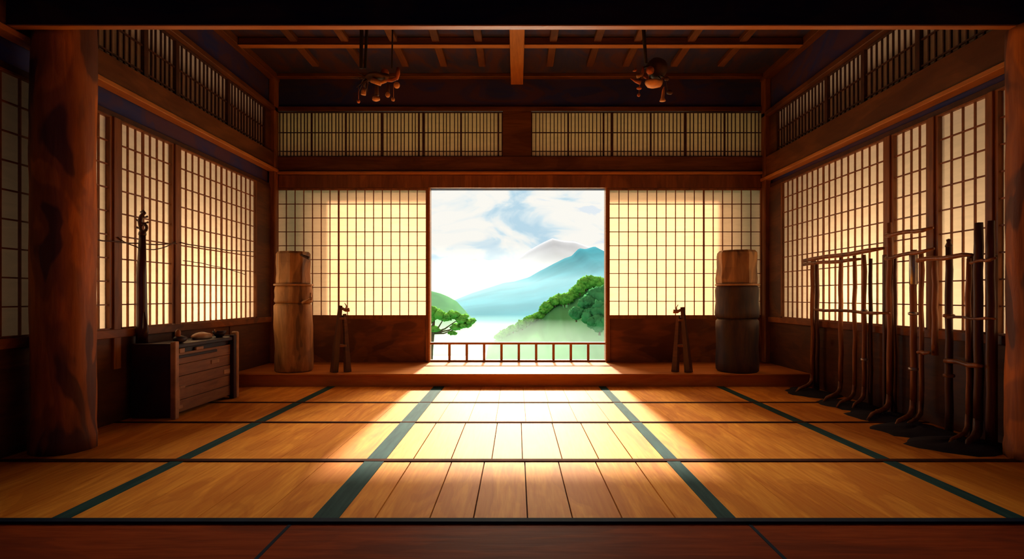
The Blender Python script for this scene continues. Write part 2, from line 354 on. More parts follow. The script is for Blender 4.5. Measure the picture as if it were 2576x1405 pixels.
# opening frame and balustrade
fr = MB()
BACK.box(fr, OPL - 0.012, OPL + 0.008, -0.1, 0.036, DECK_Z, OPT); BACK.box(fr, OPR - 0.008, OPR + 0.012, -0.1, 0.036, DECK_Z, OPT)
BACK.box(fr, OPL, OPR, -0.1, 0.03, OPT - 0.006, OPT + 0.01)
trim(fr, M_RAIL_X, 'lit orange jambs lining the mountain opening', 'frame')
ry = D + 0.03
rail = empty('balustrade', (xf(1302), ry, DECK_Z), 'low wooden balustrade across the foot of the open view', 'railing')
child(MB().box(OPL, OPR, ry - 0.03, ry + 0.03, zf(866) , zf(860.5), 0.004), 'top_rail', M_RAILING, rail)
child(MB().box(OPL, OPR, ry - 0.03, ry + 0.03, DECK_Z, zf(905), 0.004), 'bottom_rail', M_RAILING, rail)
for k in range(1, 10):
    x = OPL + (OPR - OPL) * (k + 0.12 * (1 - k / 10)) / 10
    child(MB().box(x - 0.017, x + 0.017, ry - 0.012, ry + 0.012, zf(905), zf(865.5)), 'baluster', M_RAILING, rail)

# ------------------------------------------------------------------ side walls
def side(P, X, s, zt_rail0, zt_rail1, z_t0, z_t1, z_s0, z_s1, sill_h, name):
    b = MB()
    P.box(b, YB, D, -0.14, 0.0, -0.1, sill_h); P.box(b, YB, D, -0.14, -0.02, z_s1, zt_rail1); P.box(b, YB, D, -0.14, 0.0, z_t1, Z_CEIL + 0.1)
    P.box(b, YB, 2.6, -0.14, 0.0, sill_h, z_s1); P.box(b, YB, 2.4, -0.14, 0.0, z_t0, z_t1)
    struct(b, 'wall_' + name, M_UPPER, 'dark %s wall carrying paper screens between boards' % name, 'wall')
    trim(P.box(MB(), YB, DECK_Y - 0.02, 0.0, 0.02, 0.0, sill_h - 0.01, 0.003), M_DADO, 'dark boards below the %s screens' % name, 'wall panelling')
    trim(P.box(MB(), DECK_Y + 0.005, D - 0.13, 0.0, 0.02, DECK_Z, sill_h - 0.01, 0.003), M_DADO, 'dark boards below the %s screens standing on the raised step' % name, 'wall panelling')
    trim(P.box(MB(), YB, D - 0.12, 0.0, 0.05, sill_h - 0.01, z_s0 - 0.012, 0.005), M_PANEL, 'brown sill rail under the %s screens' % name, 'sill')
    trim(P.box(MB(), YB, D - 0.02, 0.0, 0.075, zt_rail0 + 0.02, zt_rail1, 0.005), M_BEAM_Y, 'broad brown beam above the %s screens' % name)
    trim(P.box(MB(), YB, D - 0.02, 0.0, 0.11, zt_rail0 - 0.02, zt_rail0 + 0.02, 0.005), M_RAIL_Y, 'orange lip coloured as lit under the broad %s beam' % name, 'rail')
    trim(P.box(MB(), YB, D - 0.02, 0.0, 0.09, z_t1, z_t1 + 0.06, 0.005), M_BEAM_Y, 'slim rail on top of the %s transoms' % name, 'rail')
    trim(P.box(MB(), YB, D, 0.0, 0.10, Z_CEIL - 0.09, Z_CEIL, 0.005), M_BEAM_Y, 'ceiling edge beam along the %s wall' % name)
    trim(P.box(MB(), 2.5, D - 0.1, -0.02, 0.02, z_s1 - 0.01, z_s1 + 0.05, 0.003), M_LATT_D, 'dark grooved head track of the %s screens' % name, 'track')
ZT = E + 1.49
side(LEFT, XL, 1, E + 1.72, E + 1.96, E + 1.96, E + 2.53, E - 0.262, ZT, E - 0.335, 'left')
side(RIGHT, XR, -1, E + 1.60, E + 1.90, E + 1.90, E + 2.45, E - 0.262, E + 1.48, E - 0.335, 'right')
yl = lambda x: XL * F / (x - VX)
yr = lambda x: XR * F / (x - VX)
def stile(P, u0, u1, z0, z1, label, m=M_POST, d=0.045):
    trim(P.box(MB(), u0, u1, 0.0, d, z0, z1, 0.004), m, label, 'post')
zS0 = E - 0.262
shoji(LEFT, 2.62, 3.50, zS0, ZT, 5, 9, 'left wall screen closest to the viewer, mostly out of frame')
shoji(LEFT, 3.50, 4.00, zS0, ZT, 3, 9, 'dim left wall screen in front of the log pillar', heavy=())
stile(LEFT, 4.00, 4.12, 0.0, ZT, 'dark mullion behind the left log pillar')
shoji(LEFT, 4.12, 4.67, zS0, ZT, 5, 9, 'narrow strip of left wall screen just past the log pillar')
shoji(LEFT, yl(292), yl(430), zS0, ZT, 7, 9, 'left wall screen behind the tall lacquered neck', heavy=(3,))
shoji(LEFT, yl(444), yl(641), zS0, ZT, 14, 9, 'left wall screen over the chest nearest the back corner', heavy=(7,))
stile(LEFT, 4.67, yl(292), 0.45, ZT, 'slim brown mullion reaching below the left sill')
stile(LEFT, yl(430), yl(444), E - 0.40, ZT, 'reddish mullion between the two large left screens')
stile(LEFT, yl(641), D - 0.1, E - 0.335, ZT, 'dark board between last left screen and corner', M_DADO, 0.03)
shoji(RIGHT, yr(2235), yr(1970), zS0, ZT - 0.01, 17, 9, 'right wall screen nearest the back corner, wide', heavy=(9, 14))
shoji(RIGHT, yr(2345), yr(2250), zS0, ZT - 0.01, 4, 9, 'right wall screen between the two slim mullions')
shoji(RIGHT, yr(2497), yr(2362), zS0, ZT - 0.01, 4, 9, 'right wall screen behind the thick dark staffs')
shoji(RIGHT, 3.50, yr(2512), zS0, ZT - 0.01, 4, 9, 'sliver of right wall screen beside the right pillar')
shoji(RIGHT, 2.62, 3.50, zS0, ZT - 0.01, 6, 9, 'right wall screen closest to the viewer, out of frame')
stile(RIGHT, yr(2250), yr(2235), E - 0.335, ZT - 0.01, 'brown mullion beside the first staff rack')
stile(RIGHT, yr(2362), yr(2345), E - 0.335, ZT - 0.01, 'brown mullion between the middle right screens')
stile(RIGHT, yr(2512), yr(2497), E - 0.335, ZT - 0.01, 'dark mullion left of the right pillar')
stile(RIGHT, yr(1970), D - 0.1, E - 0.335, ZT - 0.01, 'dark board between last right screen and corner', M_DADO, 0.03)
def transoms(P, z0, z1, cuts, nm):   # brighter paper colour than at the back, put in to offset weak backlight
    words = ['nearest the back corner', 'second from the back corner', 'third from the back corner', 'fourth from the back corner', 'fifth from the back corner']
    for i, (a, b) in enumerate(zip(cuts[:-1], cuts[1:])):
        shoji(P, b, a, z0, z1, max(3, round((a - b) / 0.082)), 2, '%s wall transom of thin slats, %s' % (nm, words[i]), 'transom', fr=0.028, bar=0.013,
              frame_m=M_LATT_D, latt_m=M_LATT_D, paper_m=M_PAPER, rowz=[z0 + 0.06, z0 + (z1 - z0) * 0.52], jit=0.006)
transoms(LEFT, E + 1.96, E + 2.53, [yl(663), yl(570), yl(440), yl(360), 3.9, 2.4], 'left')
transoms(RIGHT, E + 1.90, E + 2.45, [yr(1958), yr(2084), yr(2177), yr(2316), 3.9, 2.4], 'right')
stile(LEFT, yl(663), D - 0.1, E + 1.96, E + 2.53, 'dark block closing the left transoms', M_DADO, 0.03)
stile(RIGHT, yr(1958), D - 0.1, E + 1.90, E + 2.45, 'dark block closing the right transoms', M_DADO, 0.03)
# corner posts
trim(MB().box(XL, XL + 0.09, D - 0.13, D, DECK_Z, Z_CEIL, 0.012), M_POST, 'square corner post at the back left', 'post')
trim(MB().box(XR - 0.09, XR, D - 0.13, D, DECK_Z, Z_CEIL, 0.012), M_POST, 'square corner post at the back right', 'post')
# wall behind the viewer
struct(MB().box(XL - 0.1, XR + 0.1, YB - 0.1, YB, -0.1, Z_CEIL), 'wall_rear', M_UPPER, 'dark wall behind the viewer', 'wall')

# ------------------------------------------------------------------ ceiling
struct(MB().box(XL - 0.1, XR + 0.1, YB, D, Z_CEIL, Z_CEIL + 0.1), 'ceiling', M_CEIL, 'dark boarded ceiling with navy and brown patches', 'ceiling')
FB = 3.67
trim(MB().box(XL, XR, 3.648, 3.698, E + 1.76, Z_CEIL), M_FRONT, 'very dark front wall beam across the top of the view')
trim(MB().box(XL, XR, 3.645, 3.70, E + 1.748, E + 1.76, 0.003), M_RAIL_X, 'thin lip coloured as lit under the dark front beam', 'rail')  # orange strip stands in for the beam's lit underside
trim(MB().box(XL + 0.1, XR - 0.1, 6.625, 6.705, E + 2.96, Z_CEIL, 0.01), M_BEAM_X, 'cross beam under the ceiling in front of the back wall')
trim(MB().box(XL + 0.1, XR - 0.1, 6.62, 6.71, E + 2.95, E + 2.96, 0.003), M_RAIL_X, 'lip coloured as lit along the ceiling cross beam', 'rail')  # orange strip, the lit underside of the cross beam put into colour
trim(MB().box(px(1287, 7.8) - 0.01, px(1314, 7.8) + 0.01, 3.75, D - 0.03, E + 2.915, Z_CEIL, 0.006), M_RAIL_Y, 'orange central beam running to the back wall')
rw = ['at the left end', 'fifth left of the centre', 'fourth left of the centre', 'third left of the centre', 'second left of the centre', 'just left of the centre beam']
for k, x in enumerate((-2.62, -2.02, -1.45, -0.95, -0.45)):
    trim(MB().box(x - 0.045, x + 0.045, 3.75, 7.35, E + 2.99, Z_CEIL, 0.006), M_BEAM_Y, 'ceiling rafter, %s' % ['at the far left', 'fourth left of the centre beam', 'third left of the centre beam', 'second left of the centre beam', 'first left of the centre beam'][k], 'rafter')
for k, x in enumerate((0.43, 0.95, 1.42, 2.05, 2.66)):
    trim(MB().box(x - 0.045, x + 0.045, 3.75, 7.35, E + 2.99, Z_CEIL, 0.006), M_BEAM_Y, 'ceiling rafter, %s' % ['first right of the centre beam', 'second right of the centre beam', 'third right of the centre beam', 'fourth right of the centre beam', 'at the far right'][k], 'rafter')
trim(MB().box(XL + 0.1, XR - 0.1, D - 0.10, D - 0.002, E + 3.0, Z_CEIL, 0.006), M_BEAM_X, 'ceiling edge beam along the back wall')

# ------------------------------------------------------------------ foreground pillars
def rough_pillar(name, cx, cy, rad, z1, m, label, seed):
    mb = MB(); n = 28; zs = [i * z1 / 46 for i in range(47)]
    vs, fs = [], []
    for j, z in enumerate(zs):
        for k in range(n):
            a = 2 * math.pi * k / n
            q = (abs(math.cos(a)) ** 4 + abs(math.sin(a)) ** 4) ** -0.25      # rounded square log
            rr = rad * (0.86 + 0.14 * q) * (1 + 0.10 * noise.noise(Vector((math.cos(a) * 2 + seed, math.sin(a) * 2, z * 1.1))) + 0.04 * noise.noise(Vector((math.cos(a) * 7, math.sin(a) * 7 + seed, z * 4))))
            rr *= 1.06 if z < 0.12 else 1
            vs.append((cx + rr * math.cos(a), cy + rr * math.sin(a), z))
    for j in range(len(zs) - 1):
        for k in range(n): fs.append((j * n + k, j * n + (k + 1) % n, (j + 1) * n + (k + 1) % n, (j + 1) * n + k))
    fs.append(tuple(range(n))[::-1]); fs.append(tuple((len(zs) - 1) * n + k for k in range(n)))
    mb.add(vs, fs)
    return tag(mb.build(name, m, None, True), label, 'pillar', kind='structure')
rough_pillar('log_pillar', px(160, 3.9), 3.90, 0.178, Z_CEIL, M_PILLAR, 'thick gnarled log pillar with orange lit edge on the left', 3)
rough_pillar('log_pillar', 3.40, 3.66, 0.17, E + 1.75, M_PILLAR, 'orange log pillar cut by the right picture edge', 9)

# ------------------------------------------------------------------ chest with its things
cx0, cx1, cy0, cy1, ch = -3.31, -2.93, 4.84, 5.92, 0.655
chest = empty('storage_chest', ((cx0 + cx1) / 2, (cy0 + cy1) / 2, 0), 'long dark wooden chest with plank front standing under the left screens', 'chest')
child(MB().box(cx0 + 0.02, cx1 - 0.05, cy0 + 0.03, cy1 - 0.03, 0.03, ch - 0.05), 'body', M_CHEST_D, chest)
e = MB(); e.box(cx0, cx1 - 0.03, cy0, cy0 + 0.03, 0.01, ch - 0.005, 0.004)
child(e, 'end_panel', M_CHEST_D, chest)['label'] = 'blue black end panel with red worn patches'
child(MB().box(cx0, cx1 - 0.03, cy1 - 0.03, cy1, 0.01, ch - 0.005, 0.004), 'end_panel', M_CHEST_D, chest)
for k in range(5):
    z0 = 0.04 + k * 0.105
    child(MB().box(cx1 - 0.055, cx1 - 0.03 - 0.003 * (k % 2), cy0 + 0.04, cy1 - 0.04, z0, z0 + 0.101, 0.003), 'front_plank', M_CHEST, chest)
child(MB().box(cx1 - 0.04, cx1 + 0.005, cy0 - 0.012, cy0 + 0.045, 0, ch + 0.012, 0.005), 'corner_post', M_TAN, chest)['label'] = 'pale brown corner post'
child(MB().box(cx1 - 0.04, cx1 + 0.01, cy1 - 0.10, cy1 - 0.045, 0, ch + 0.005, 0.005), 'corner_post', M_CHEST_D, chest)
child(MB().box(cx1 - 0.05, cx1 + 0.012, cy1 - 0.045, cy1 + 0.01, 0, ch + 0.035, 0.01), 'corner_post', M_TAN, chest)['label'] = 'pale brown corner post'
child(MB().box(cx0, cx1 - 0.005, cy0 + 0.045, cy1 - 0.02, ch - 0.05, ch - 0.015, 0.006), 'lid', M_CHEST_D, chest)
child(MB().box(cx1 - 0.04, cx1 - 0.012, cy0 + 0.06, cy0 + 0.70, 0.515, 0.538, 0.004), 'ledge', M_CHEST_D, chest)
child(MB().box(cx1 - 0.045, cx1 - 0.02, cy0 + 0.07, cy0 + 0.10, 0.10, 0.27, 0.003).box(cx1 - 0.045, cx1 - 0.02, cy0 + 0.10, cy0 + 0.18, 0.245, 0.27, 0.003).box(cx1 - 0.045, cx1 - 0.018, cy0 + 0.065, cy0 + 0.14, 0.07, 0.10, 0.003), 'latch', M_TAN, chest)['label'] = 'pale bracket-shaped latch'
for (a, b, z0, z1) in ((0.10, 0.18, 0.555, 0.60), (0.36, 0.48, 0.56, 0.59), (0.62, 0.76, 0.40, 0.44), (0.85, 0.97, 0.27, 0.315)):  # small raised pale patches on the front planks
    child(MB().box(cx1 - 0.045, cx1 - 0.024, cy0 + a, cy0 + b, z0, z1, 0.004), 'pale_patch', M_TAN, chest)['label'] = 'small pale patch on the planks'

# lacquered neck instrument standing on the chest
nx, ny = px(357, 4.95), 4.95
ZC = ch - 0.015
inst = empty('spike_lute', (nx, ny, ZC), 'tall dark lute neck with carved scroll standing upright on the chest', 'instrument')
zt = pz(530, ny); H = zt - ZC
child(MB().tube([(nx, ny, ZC), (nx, ny, ZC + 0.12), (nx - 0.004, ny, ZC + 0.5 * H), (nx + 0.004, ny, ZC + 0.82 * H)], [0.048, 0.045, 0.040, 0.026], 14), 'neck', M_LAC, inst, True)
child(MB().tube([(nx + 0.02, ny - 0.02, ZC), (nx + 0.045, ny - 0.02, ZC + 0.14), (nx + 0.028, ny - 0.02, ZC + 0.28)], [0.035, 0.026, 0.008], 10), 'heel', M_LAC, inst, True)
z0 = ZC + 0.82 * H
hd = MB().lathe([(0.024, 0), (0.032, 0.01), (0.030, 0.03), (0.022, 0.045)], (nx + 0.004, ny, z0 - 0.01), 14)
for k in range(18):     # the eyelet ring
    a0, a1 = 2 * math.pi * k / 18, 2 * math.pi * (k + 1) / 18
    hd.tube([(nx + 0.014 + 0.028 * math.cos(a0), ny, z0 + 0.062 + 0.032 * math.sin(a0)), (nx + 0.014 + 0.028 * math.cos(a1), ny, z0 + 0.062 + 0.032 * math.sin(a1))], 0.013, 8)
hd.tube([(nx - 0.012, ny, z0 + 0.07), (nx - 0.016, ny, z0 + 0.12), (nx - 0.006, ny, z0 + 0.16), (nx + 0.012, ny, z0 + 0.185), (nx + 0.024, ny, H + ZC - 0.02), (nx + 0.012, ny, H + ZC), (nx - 0.014, ny, H + ZC - 0.012)], [0.016, 0.020, 0.018, 0.016, 0.014, 0.013, 0.006], 8)
scroll = child(hd, 'scroll', M_LAC, inst, True)
for k, (dx, z) in enumerate(((-0.05, 0.125), (0.055, 0.105), (0.05, 0.155), (-0.045, 0.06))):
    child(MB().tube([(nx, ny, z0 + z), (nx + dx * 0.7, ny, z0 + z), (nx + dx, ny, z0 + z + 0.006)], [0.005, 0.007, 0.010], 8), 'tuning_peg', M_LAC, scroll, True)

# things lying on the chest
hump = MB().blob((-3.10, 5.55, ZC + 0.018), (0.07, 0.15, 0.045), 3, 0.12, 2)
hump.v = [(x, y, max(z, ZC + 0.001)) for x, y, z in hump.v]
tag(hump.build('cloth_bundle', M_TAN, None, True, (-3.10, 5.55, ZC)), 'small tan cloth bundle lying on the chest top', 'cloth')
bowl = empty('tea_bowl', (-3.04, 5.76, ZC), 'small dark bowl at the far end of the chest top', 'bowl')
child(MB().lathe([(0.028, 0), (0.032, 0.006), (0.055, 0.03), (0.066, 0.062), (0.060, 0.062), (0.048, 0.032), (0.01, 0.014)], (-3.04, 5.76, ZC), 20), 'body', M_CHEST_D, bowl, True)
child(MB().tube([(-3.04, 5.76 - 0.067, ZC + 0.058), (-3.04, 5.76 - 0.085, ZC + 0.08)], 0.007, 8), 'handle', M_TAN, bowl, True)
fig = empty('carved_weight', (-3.0, 5.02, ZC), 'dark knobbly carved weight on the near corner of the chest', 'ornament')
child(MB().blob((-3.0, 5.02, ZC + 0.035), (0.05, 0.075, 0.034), 2, 0.2, 5), 'base', M_CHEST_D, fig, True)
child(MB().blob((-3.0, 4.99, ZC + 0.085), (0.024, 0.03, 0.04), 2, 0.2, 6), 'knob', M_POST, fig, True)

# thin cords strung across the left screens
def sag(p0, p1, s, n=12, wob=0.01, seed=0):
    p0, p1 = Vector(p0), Vector(p1); out = []
    for i in range(n + 1):
        t = i / n; p = p0.lerp(p1, t); p.z -= s * 4 * t * (1 - t); p.z += wob * noise.noise(Vector((t * 6 + seed, seed, 0))); out.append(p)
    return out
for sd, (a, b, za, zb, s, r, lab) in enumerate(((4.2, 5.52, pz(600, 4.5) , pz(612, 5.5), 0.03, 0.006, 'upper dark cord strung behind the lute neck'),
        (4.7, 5.50, pz(598, 4.75), pz(607, 5.5), 0.09, 0.005, 'sagging dark cord looping behind the lute neck'),
        (5.58, 7.15, pz(610, 5.6), pz(632, 7.1), 0.02, 0.006, 'long dark twig across the screen over the chest'),
        (5.62, 6.9, pz(655, 5.6), pz(690, 6.9), -0.02, 0.004, 'lower thin twig across the screen over the chest'))):
    tag(MB().tube(sag((XL + 0.052, a, za), (XL + 0.052, b, zb), s, seed=sd), r, 6).build('cord', M_POLE_D, None, True), lab, 'cord')

# ------------------------------------------------------------------ the two log columns on the step
def column(name, cx, cy, rad, base_z, zs, mats, label, seed):
    root = empty(name, (cx, cy, base_z), label, 'wooden column')
    nm = ['lower_log', 'middle_log', 'upper_log', 'head_block']
    for i in range(len(zs) - 1):
        z0, z1 = zs[i], zs[i + 1]; r = rad * (1.0 - 0.025 * i); h = z1 - z0
        nside = 26 if i < len(zs) - 2 else 9
        prof = [(r * 0.93, 0), (r, 0.02)] + [(r * (1 + 0.02 * math.sin(k * 1.7 + seed)), h * k / 6) for k in range(1, 6)] + [(r, h - 0.03), (r * 0.90, h - 0.002)]
        child(MB().lathe(prof, (cx, cy, z0), nside, 0.10, seed + i), nm[i], mats[i], root, nside > 12)
    b = MB().lathe([(rad * 1.02, 0), (rad * 1.05, 0.012), (rad * 1.02, 0.024)], (cx, cy, zs[-2] - 0.012), 26, 0.05, seed)
    child(b, 'band', M_TAN, root, True)
    return root
lc = column('makiwara_post', -2.72, 6.87, 0.222, DECK_Z, [DECK_Z, pz(762, 6.87), pz(716, 6.87), pz(633, 6.87)], [M_LOG, M_LOG, M_LOG],
            'thick round wooden column on the step beside the left screen', 1)
child(MB().tube([(-2.72 + 0.17, 6.70, 0.98), (-2.72 + 0.26, 6.70, 1.03), (-2.72 + 0.27, 6.70, 1.10)], [0.018, 0.014, 0.01], 8).blob((-2.45, 6.70, 1.03), 0.022, 2), 'knob', M_TAN, lc, True)
child(MB().tube([(-2.72 + 0.15, 6.72, 1.55), (-2.72 + 0.25, 6.70, 1.51)], [0.012, 0.02], 8), 'peg', M_LOG_D, lc, True)
column('makiwara_post', 2.68, 6.85, 0.248, DECK_Z, [DECK_Z, pz(800, 6.85), pz(716, 6.85), pz(630, 6.85)], [M_LOG_D, M_LOG_D, M_LOG],
       'thick dark wooden column on the step beside the right screen', 6)

# ------------------------------------------------------------------ small easel stands
def easel(cx, cy, top, mir, label):
    root = empty('folding_stand', (cx, cy, DECK_Z), label, 'stand')
    z = DECK_Z
    child(MB().tube([(cx - 0.075 * mir, cy - 0.06, z), (cx - 0.018 * mir, cy, top)], [0.052, 0.026], 4), 'leg', M_POLE_D, root)
    child(MB().tube([(cx + 0.075 * mir, cy - 0.02, z), (cx + 0.03 * mir, cy + 0.01, top - 0.10)], [0.048, 0.022], 4), 'leg', M_DADO, root)
    child(MB().tube([(cx, cy + 0.22, z), (cx + 0.005, cy + 0.03, top - 0.12)], [0.022, 0.016], 6), 'leg', M_POLE_D, root)
    child(MB().box(cx - 0.035, cx + 0.045, cy - 0.03, cy + 0.02, top - 0.17, top - 0.14, 0.004), 'cross_bar', M_POST, root)
    child(MB().box(cx - 0.055, cx + 0.065, cy - 0.04, cy - 0.01, z + 0.30, z + 0.33, 0.004), 'cross_bar', M_POST, root)
    child(MB().tube([(cx, cy - 0.01, top - 0.03), (cx + 0.05 * mir, cy - 0.02, top - 0.055), (cx + 0.095 * mir, cy - 0.02, top - 0.05)], [0.016, 0.02, 0.024], 8).tube([(cx + 0.05 * mir, cy - 0.02, top - 0.055), (cx + 0.062 * mir, cy - 0.02, top - 0.005), (cx + 0.04 * mir, cy - 0.02, top + 0.03)], [0.01, 0.007, 0.004], 6), 'clamp', M_POLE, root, True)
    return root
easel(px(860, 6.80), 6.80, pz(768, 6.80), 1, 'narrow dark folding stand on the step, left of the opening')
easel(px(1713, 6.80), 6.80, pz(772, 6.80), -1, 'narrow dark folding stand on the step, right of the opening')

# ------------------------------------------------------------------ staffs and racks along the right wall
XP = 3.33
yp = lambda x, X=XP: X * F / (x - VX)
def zp(y, x, X=XP): return pz(y, yp(x, X))
def staff(x, top, r, label, foot=True, dark=False, reach=0.30, X=XP, z_low=None, collar=False):
    Y = yp(x, X); zt = pz(top, Y)
    root = empty('wooden_staff', (X, Y, 0), label, 'staff')
    m = M_POLE_D if dark else M_POLE
    if foot:
        sh = child(MB().tube([(X, Y, 0.17)] + [(X + 0.004 * math.sin(i * 2.1 + x), Y + 0.004 * math.cos(i * 1.3), 0.17 + (zt - 0.17) * i / 8) for i in range(1, 9)], [r * 1.05] * 8 + [r * 0.85], 10), 'shaft', m, root, True)
        child(MB().tube([(X, Y, 0.20), (X - 0.004, Y, 0.14), (X - 0.03, Y - 0.03, 0.095), (X - 0.10, Y - 0.09, 0.068), (X - reach * 0.75, Y - reach * 0.5, 0.045), (X - reach, Y - reach * 0.72, 0.012)],
                        [r, r * 1.05, r * 1.05, r * 0.95, r * 0.7, r * 0.35], 10), 'curved_foot', m, root, True)
    else:
        zl = 0.0 if z_low is None else z_low
        sh = child(MB().tube([(X, Y, zl)] + [(X + 0.004 * math.sin(i * 2.1 + x), Y, zl + (zt - zl) * i / 8) for i in range(1, 9)], [r * 1.1] * 4 + [r] * 4 + [r * 0.8], 10), 'shaft', m, root, True)
    if collar:
        for q in (0.30, 0.62):
            z = zt * q; child(MB().lathe([(r * 1.0, 0), (r * 1.5, 0.006), (r * 1.5, 0.024), (r * 1.0, 0.03)], (X, Y, z), 12), 'collar', M_STEEL if not dark else M_POST, sh, True)
    return root
staff(2044, 650, 0.022, 'leftmost curved-foot staff at the end of the first rack')
staff(2056, 660, 0.020, 'dark staff paired with the leftmost curved-foot staff', False, True, X=3.36)
staff(2115, 645, 0.022, 'second curved-foot staff in the first rack')
staff(2150, 640, 0.019, 'slim curved-foot staff, third in the first rack')
staff(2174, 640, 0.020, 'ringed staff, fourth in the first rack', True, collar=True, reach=0.2)
staff(2190, 650, 0.018, 'dark staff close behind the ringed staff', False, True, X=3.38)
staff(2238, 560, 0.024, 'tall curved-foot staff where the two racks meet', True, reach=0.36)
staff(2252, 640, 0.014, 'thin dark rod beside the tall meeting staff', False, True, X=3.36)
staff(2298, 628, 0.026, 'staff with a bright steel upper sleeve', True, collar=True)
staff(2318, 632, 0.018, 'slim staff just right of the steel sleeved one', True, reach=0.26)
staff(2387, 620, 0.026, 'thick dark staff with pointed tip left of the two tallest', False, True, collar=True)
staff(2436, 650, 0.018, 'slim curved-foot staff between the thick dark ones', True, reach=0.34)
staff(2461, 560, 0.029, 'very thick dark staff, left of the tallest pair', True, True, X=3.30, reach=0.2)
staff(2492, 555, 0.027, 'very thick dark staff, right of the tallest pair', False, True, X=3.32)
# hanging short staff
hs = staff(2352, 655, 0.022, 'short staff hanging clear of the floor', False, False, z_low=pz(893, yp(2352)))
# steel sleeve
Y = yp(2298)
# sleeve belongs to that staff
for o in list(COL.objects):
    if o.get('label') == 'staff with a bright steel upper sleeve':
        child(MB().lathe([(0.029, 0), (0.032, 0.004), (0.032, 0.26), (0.029, 0.264)], (XP, Y, pz(715, Y)), 14), 'steel_sleeve', M_STEEL, o, True)
def spear_tip(x, y0, y1, X=XP):
    Y = yp(x, X); return MB().lathe([(0.02, 0), (0.026, 0.01), (0.014, 0.04), (0.018, 0.06), (0.004, pz(y1, Y) - pz(y0, Y))], (X, Y, pz(y0, Y)), 10)
for o in list(COL.objects):
    if o.get('label', '').startswith('thick dark staff with pointed tip'):
        child(spear_tip(2387, 622, 600), 'tip', M_POLE_D, o, True)
def rack(segs, uprights, label):
    x0 = segs[0][0]; Y0 = yp(x0, XP - 0.05)
    root = empty('staff_rack', (XP - 0.05, Y0, 0), label, 'rack')
    for (xa, ya, xb, yb, r, dX) in segs:
        X = XP - dX; A = (X, yp(xa, X), pz(ya, yp(xa, X))); B = (X, yp(xb, X), pz(yb, yp(xb, X)))
        n = 6; pts = [Vector(A).lerp(Vector(B), i / n) + Vector((0.006 * math.sin(i * 2 + xa), 0, 0.006 * math.cos(i * 1.7 + xa))) for i in range(n + 1)]
        child(MB().tube(pts, [r] * n + [r * 0.6], 8), 'cross_bar', M_POLE, root, True)
    for (x, ya, r, dX) in uprights:
        X = XP + dX; Yu = yp(x, X)
        child(MB().box(X - r, X + r, Yu - r, Yu + r, 0, pz(ya, Yu), 0.004), 'upright', M_POLE_D, root)
    return root
rack([(2020, 655, 2222, 625, 0.022, 0.04), (2020, 664, 2165, 652, 0.018, 0.055), (2050, 778, 2236, 788, 0.015, 0.04)], [(2048, 655, 0.016, 0.045), (2226, 640, 0.016, 0.045)], 'wooden rack with double top bar holding the staffs nearest the back corner')
rack([(2226, 592, 2345, 574, 0.018, 0.05), (2226, 650, 2348, 626, 0.016, 0.05), (2310, 654, 2446, 640, 0.018, 0.06), (2440, 660, 2504, 650, 0.012, 0.05), (2378, 905, 2470, 922, 0.018, 0.06),
      (2385, 797, 2504, 802, 0.010, 0.05), (2310, 885, 2340, 888, 0.014, 0.05)], [(2242, 590, 0.014, 0.045), (2441, 640, 0.016, 0.045), (2500, 640, 0.018, 0.045)], 'wooden rack with stepped bars between the middle and right mullions')
# low dark mounds along the foot of the right wall
def cloth(cx, cy, rx, ry, h, label, seed):  # low dark mound with a rippled surface
    n, mb = 22, MB(); vs, fs = [(cx, cy, h)], []
    rings = 7
    for j in range(1, rings + 1):
        t = j / rings
        for k in range(n):
            a = 2 * math.pi * k / n
            rr = t * (1 + 0.45 * noise.noise(Vector((math.cos(a) * 1.6 + seed, math.sin(a) * 1.6, seed))))
            fold = 0.5 + 0.5 * math.sin(a * 5 + seed + t * 3)
            z = h * (1 - t ** 1.6) * (0.55 + 0.5 * fold) + (0.010 if j < rings else 0.0)
            vs.append((min(cx + rx * rr * math.cos(a), XR - 0.022), cy + ry * rr * math.sin(a), z))
    for k in range(n): fs.append((0, 1 + k, 1 + (k + 1) % n))
    for j in range(rings - 1):
        for k in range(n):
            a, b = 1 + j * n + k, 1 + j * n + (k + 1) % n
            fs.append((a, a + n, b + n, b))
    mb.add(vs, fs)
    return tag(mb.build('low_mound', M_MOUND, None, True, (cx, cy, 0)), label, 'cloth')
cloth(3.22, 6.15, 0.24, 0.34, 0.026, 'dark low mound under the leftmost staffs', 1)
cloth(3.20, 5.50, 0.25, 0.32, 0.026, 'dark low mound under the slim middle staffs of the first rack', 2)
cloth(3.20, 4.92, 0.27, 0.30, 0.028, 'dark low mound at the foot where the racks meet', 3)
cloth(3.14, 4.42, 0.32, 0.27, 0.045, 'low navy heap under the hanging short staff', 4)
cloth(3.10, 3.98, 0.34, 0.22, 0.045, 'large navy heap beside the right pillar', 5)

